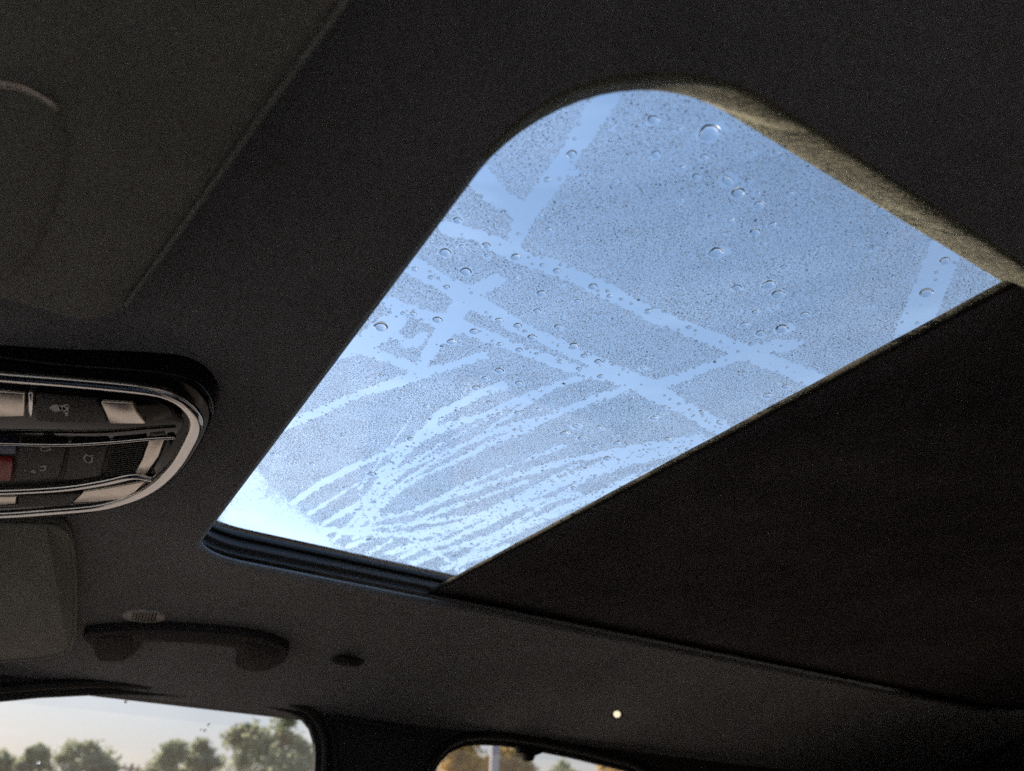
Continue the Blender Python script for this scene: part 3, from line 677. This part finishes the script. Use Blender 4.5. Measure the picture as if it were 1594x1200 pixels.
def drop_zone(x, y):
    for k, n_ in ((0, 'in the steep wiped streak at the top'), (2, 'in the long upper diagonal streak'), (5, 'in the long middle diagonal streak'), (7, 'in the shorter third diagonal streak')):
        if on_streak(k, x, y): return n_
    if y < line_y(2, x): return 'on fogged glass above the long upper streak' if x > 900 else 'on fogged glass at the upper front corner'
    if y < line_y(5, x): return 'on fogged glass between the two long streaks'
    if x > 900: return 'beside the sunshade edge below the long streaks'
    if y < 640: return 'among the wiped marks below the middle streak'
    return 'among the fanned streaks at the lower end' if x > 600 else 'near the cleared lower front corner'
def nth(n_): return '%d%s' % (n_, 'th' if 10 <= n_ % 100 <= 20 else {1: 'st', 2: 'nd', 3: 'rd'}.get(n_ % 10, 'th'))
zones = {}
for q in LAB: zones.setdefault((q[1], drop_zone(q[2], q[3])), []).append(q)
for (size, z_), qs in zones.items():
    for k, q in enumerate(sorted(qs, key=lambda q: q[2])):
        q[0]['label'] = '%s water drop %s, %s from the left' % (size, z_, nth(k + 1)) if len(qs) > 1 else '%s water drop %s' % (size, z_)
drop_px = np.array(drop_px)

# the fog of fine droplets: too many to count
def micro(name, C2, r, h):
    """C2 (n,2) centres relative to the eye, r radii, h height factor"""
    n = len(C2); seg = 5
    a = np.arange(seg) * 2 * np.pi / seg
    ph = rng.uniform(0, 6.28, n)[:, None]
    ang = a[None] + ph
    wob = rng.uniform(.86, 1.14, (n, seg))
    ca, sa = np.cos(ang) * wob, np.sin(ang) * wob
    R0 = r[:, None]
    ring0 = np.stack((C2[:, :1] + ca * R0, C2[:, 1:] + sa * R0, np.full((n, seg), DZ)), 2)
    ring1 = np.stack((C2[:, :1] + ca * R0 * .70, C2[:, 1:] + sa * R0 * .70, DZ + np.repeat((r * h * .62)[:, None], seg, 1)), 2)
    apex = np.stack((C2[:, 0], C2[:, 1], DZ + r * h), 1)[:, None, :]
    V = np.concatenate((ring0, ring1, apex), 1).reshape(-1, 3) + np.array(EYE)
    k = 2 * seg + 1; base = (np.arange(n) * k)[:, None]
    j = np.arange(seg); j2 = (j + 1) % seg
    q = np.stack((j, j2, seg + j2, seg + j), 1); tri = np.stack((seg + j, seg + j2, np.full(seg, 2 * seg)), 1)
    Q = (base[:, :, None] + q[None]).reshape(-1, 4); T = (base[:, :, None] + tri[None]).reshape(-1, 3)
    B = (base + j[::-1][None])
    loops = np.concatenate((Q.ravel(), T.ravel(), B.ravel()))
    tot = np.concatenate((np.full(len(Q), 4), np.full(len(T), 3), np.full(n, seg)))
    st = np.concatenate(([0], np.cumsum(tot)[:-1]))
    me = bpy.data.meshes.new(name); me.vertices.add(len(V)); me.vertices.foreach_set('co', V.ravel().astype(np.float32))
    me.loops.add(len(loops)); me.loops.foreach_set('vertex_index', loops.astype(np.int32))
    me.polygons.add(len(tot)); me.polygons.foreach_set('loop_start', st.astype(np.int32)); me.polygons.foreach_set('loop_total', tot.astype(np.int32))
    me.update(calc_edges=True); me.validate()
    me.materials.append(M['fog'])
    sm = np.concatenate((np.ones(len(Q) + len(T), bool), np.zeros(n, bool))); me.polygons.foreach_set('use_smooth', sm)
    o = bpy.data.objects.new(name, me); COL.objects.link(o)
    return o
S = 0.00124
gx = np.arange(X0 - .02, X1 + .02, S); gy = np.arange(-.46, YF + .024, S)
G = np.stack(np.meshgrid(gx, gy), 2).reshape(-1, 2)
G[:, 0] += (np.round(G[:, 1] / S) % 2) * S * .5
G += rng.uniform(-.36, .36, G.shape) * S
P3 = np.concatenate((G, np.full((len(G), 1), DZ)), 1); PP = to_px(P3)
nj = (np.sin(PP[:, 0] * .06 + PP[:, 1] * .045) * 1.1 + np.sin(PP[:, 0] * .21 + 3 * np.sin(PP[:, 1] * .13)) + np.sin(PP[:, 1] * .33 + 2 * np.sin(PP[:, 0] * .17))) * .8 + rng.normal(0, .5, len(PP))
clr = streak_clear(PP) + nj
keep = clr < 0
# keep clear of the big drops
free = np.ones(len(G), bool)
for x, y, w_ in drop_px:
    m_ = (np.abs(PP[:, 0] - x) < w_) & (np.abs(PP[:, 1] - y) < w_)
    idx = np.where(m_)[0]
    if len(idx):
        c = at_z(x, y, DZ) - EYE; rr = w_ / 2 * c.length / FPX
        free[idx[np.hypot(G[idx, 0] - c.x, G[idx, 1] - c.y) < rr * 1.15 + .0008]] = False
keep &= free & (rng.random(len(G)) > .01)
FR = G[keep]; n = len(FR)
lowf = np.sin(FR[:, 0] * 61 + 2 * np.sin(FR[:, 1] * 47)) * np.sin(FR[:, 1] * 83 + 2 * np.sin(FR[:, 0] * 39))
r_m = S * np.clip(.46 * np.exp(rng.normal(0, .16, n)) * (1 + .08 * lowf), .28, .60); big_ = rng.random(n) < .006; r_m[big_] *= rng.uniform(1.2, 1.7, big_.sum())
fog = micro('condensation_droplets', FR, r_m, rng.uniform(.44, .62, n))
fog['kind'] = 'stuff'; fog['label'] = 'fog of fine condensation droplets covering the sunroof glass'; fog['category'] = 'droplets'
# stray specks left in the wiped streaks
spk = np.where(((clr > 2.0) & (rng.random(len(G)) < np.where(PP[:, 1] > 640, .035, .010))) | ((clr > 0) & (clr < 2.2) & (rng.random(len(G)) < .06)))[0]
spk = spk[free[spk]]; spk = spk[(PP[spk, 0] > 560) | (PP[spk, 1] < 700)]
sk = micro('stray_droplets', G[spk], S * rng.uniform(.35, 1.15, len(spk)), rng.uniform(.5, .8, len(spk)))
sk['kind'] = 'stuff'; sk['label'] = 'stray specks of water left inside the wiped streaks'; sk['category'] = 'droplets'
# a few drops on the side window
for (x, y, w_, wh) in [(325, 1128, 4, 'topmost of three near the large tree'), (319, 1137, 4, 'lowest of three near the large tree'), (313, 1136, 3, 'leftmost of three near the large tree'), (196, 1092, 4, 'just under the top edge'), (250, 1162, 3, 'beside the middle tree'), (60, 1187, 5, 'in front of the leftmost trees')]:
    p = at_x(x, y, WX + .0342); r = w_ / 2 * (p - EYE).length / FPX
    o = bpy.data.objects.new('water_drop', domes[1]); COL.objects.link(o); o.location = p; o.rotation_euler = (0, rad(90), 0); o.scale = (r, r, r)
    tag(o, 'tiny drop on the front passenger window, ' + wh, 'water drop', 'drops on the door window')

# ------------------------------------------------------------------ trees and poles outside
def leaf_mat(name, col):
    m = mat(name, col, .6, spec=.3, noise=[(.9, .3), (7, .35)])
    b = m.node_tree.nodes['Principled BSDF']
    tr = m.node_tree.nodes.new('ShaderNodeBsdfTranslucent'); tr.inputs[0].default_value = (*[min(1, c * 1.3) for c in col], 1)
    mi = m.node_tree.nodes.new('ShaderNodeMixShader'); mi.inputs[0].default_value = .5
    out = m.node_tree.nodes['Material Output']
    m.node_tree.links.new(b.outputs[0], mi.inputs[1]); m.node_tree.links.new(tr.outputs[0], mi.inputs[2]); m.node_tree.links.new(mi.outputs[0], out.inputs[0])
    return m
LEAF = {'green': leaf_mat('leaf_olive', (.36, .41, .28)), 'gold': leaf_mat('leaf_gold', (.62, .47, .16)), 'ochre': leaf_mat('leaf_ochre', (.5, .42, .2))}
BARK = mat('bark', (.10, .08, .06), .9, noise=(4, .3), bump=(12, .6, .02))
def tree(px, top, width, dist, kind, label, seed, leaf=.17, nleaf=3400, gaps=.0, squash=1.0):
    r_ = np.random.default_rng(seed)
    T = at_far(px, top, dist); base = Vector((T.x, T.y, 0)); H = T.z
    W = width * dist / (FPX * .93) / 2                     # crown radius
    ch = min(H * .78, max(W * 2.4, H * .5)); zc = H - ch / 2
    t = empty('tree', base); tag(t, label, 'tree', 'trees beyond the car windows')
    # trunk and limbs
    lv, lf = [], []
    def limb(a, b, ra, rb):
        d = (b - a).normalized(); s = d.orthogonal().normalized(); u = d.cross(s); k = len(lv)
        for p, rr in ((a, ra), (a.lerp(b, .5) + s * ra * .6, (ra + rb) / 2), (b, rb)):
            for j in range(7):
                c = 6.283 * j / 7; lv.append(p + s * rr * math.cos(c) + u * rr * math.sin(c))
        for q in range(2):
            for j in range(7): lf.append([k + q * 7 + j, k + q * 7 + (j + 1) % 7, k + q * 7 + 7 + (j + 1) % 7, k + q * 7 + 7 + j])
    limb(base, base + Vector((.05 * H * r_.uniform(-1, 1), 0, H * .85)), .035 * H, .006 * H)
    nc = 26; cl = []
    for k in range(nc):
        a = r_.uniform(0, 6.28); v = r_.uniform(-1, 1); rad_ = math.sqrt(max(.02, 1 - v * v)) * r_.uniform(.35, .92)
        c = base + Vector((W * rad_ * math.cos(a), W * rad_ * math.sin(a), zc + ch / 2 * .88 * v * squash)); cl.append((c, W * r_.uniform(.16, .34)))
    cl.append((base + Vector((0, 0, H - W * .22)), W * .22))
    for c, s_ in cl[::2]: limb(base + Vector((0, 0, max(.3 * H, c.z - .55 * W - .1 * H))), c, .012 * H, .004 * H)
    mesh('trunk', lv, lf, BARK, t, True)
    V, F = [], []
    per = nleaf // len(cl)
    for c, s_ in cl:
        q = r_.normal(0, .52, (per, 3)) * s_ * np.array((1, 1, .85)); q += np.array(c)
        for p in q:
            n1 = r_.normal(0, 1, 3); n1 /= np.linalg.norm(n1); n2 = np.cross(n1, r_.normal(0, 1, 3)); n2 /= np.linalg.norm(n2) + 1e-9
            l = leaf * r_.uniform(.6, 1.25); k = len(V)
            V += [p - n1 * l, p + n2 * l * .5, p + n1 * l, p - n2 * l * .5]; F.append([k, k + 1, k + 2, k + 3])
    mesh('crown', V, F, LEAF[kind], t)
tree(8, 1166, 60, 52, 'green', 'hazy olive tree at the far left edge of the front window', 1)
tree(64, 1160, 46, 50, 'green', 'small low olive tree second from the left in the front window', 2)
tree(142, 1149, 84, 48, 'green', 'round olive tree third from the left in the front window', 3, nleaf=3800)
tree(272, 1157, 66, 46, 'green', 'olive tree with a stepped top in the middle of the front window', 4)
tree(318, 1150, 50, 47, 'green', 'narrow olive tree touching the large tree in the front window', 5)
tree(392, 1124, 92, 40, 'green', 'left half of the large leafy tree clump in the front window', 6, nleaf=4600, leaf=.15)
tree(452, 1104, 110, 39, 'green', 'tallest leafy tree at the rear corner of the front window', 7, nleaf=5200, leaf=.15)
tree(705, 1120, 120, 26, 'gold', 'golden sunlit tree at the left of the rear window', 8, nleaf=8000, leaf=.12)
tree(790, 1140, 90, 28, 'ochre', 'yellowish tree behind the grey pole in the rear window', 9, nleaf=7000, leaf=.12)
tree(875, 1183, 70, 45, 'green', 'small olive tree below the sky gap in the rear window', 10, nleaf=4000, leaf=.15)
tree(965, 1160, 90, 27, 'gold', 'golden tree at the right end of the rear window', 11, nleaf=7000, leaf=.12)
pole = empty('lamp_post', Vector((*at_far(770, 1180, 13).xy, 0))); tag(pole, 'pale grey metal post standing in the rear window view', 'post')
pb = pole.location
tube('post', [pb + Vector((0, 0, z)) for z in (0.1, 1.5, 3.0, 3.9)], .072, mat('galvanised', (.52, .52, .55), .5, .0, noise=(8, .1)), pole, seg=20, up=Vector((0, 1, 0)))
prism('base_plate', [pb + Vector((.2 * a, .2 * b, 0)) for a, b in ((-1, -1), (1, -1), (1, 1), (-1, 1))], (0, 0, .1), M['rail'], pole, .01)
box('lamp_head', pb + Vector((-.12, -.1, 3.85)), pb + Vector((.5, .1, 3.96)), M['rail'], pole, .03)
up_ = empty('utility_pole', Vector((*at_far(206, 1190, 70).xy, 0))); tag(up_, 'small dark utility pole with crossarm between the distant trees', 'pole')
ub = Vector(up_.location); ht = at_far(206, 1189, 70).z; uw = mat('pole_wood', (.06, .05, .045), .9, noise=(5, .3))
tube('mast', [ub, ub + Vector((0, 0, ht * .5)), ub + Vector((0, 0, ht))], .12, uw, up_, seg=12, up=Vector((0, 1, 0)))
al = Vector((-.15, .99, 0))
tube('crossarm', [ub + al * -1.2 + Vector((.1, 0, ht - .35)), ub + al * 1.2 + Vector((.1, 0, ht - .35))], .09, uw, up_, seg=8)
for s_ in (-1.05, -.5, .5, 1.05):
    tube('insulator', [ub + al * s_ + Vector((.1, 0, ht - .3)), ub + al * s_ + Vector((.1, 0, ht - .02))], .06, uw, up_, seg=8, up=Vector((0, 1, 0)))
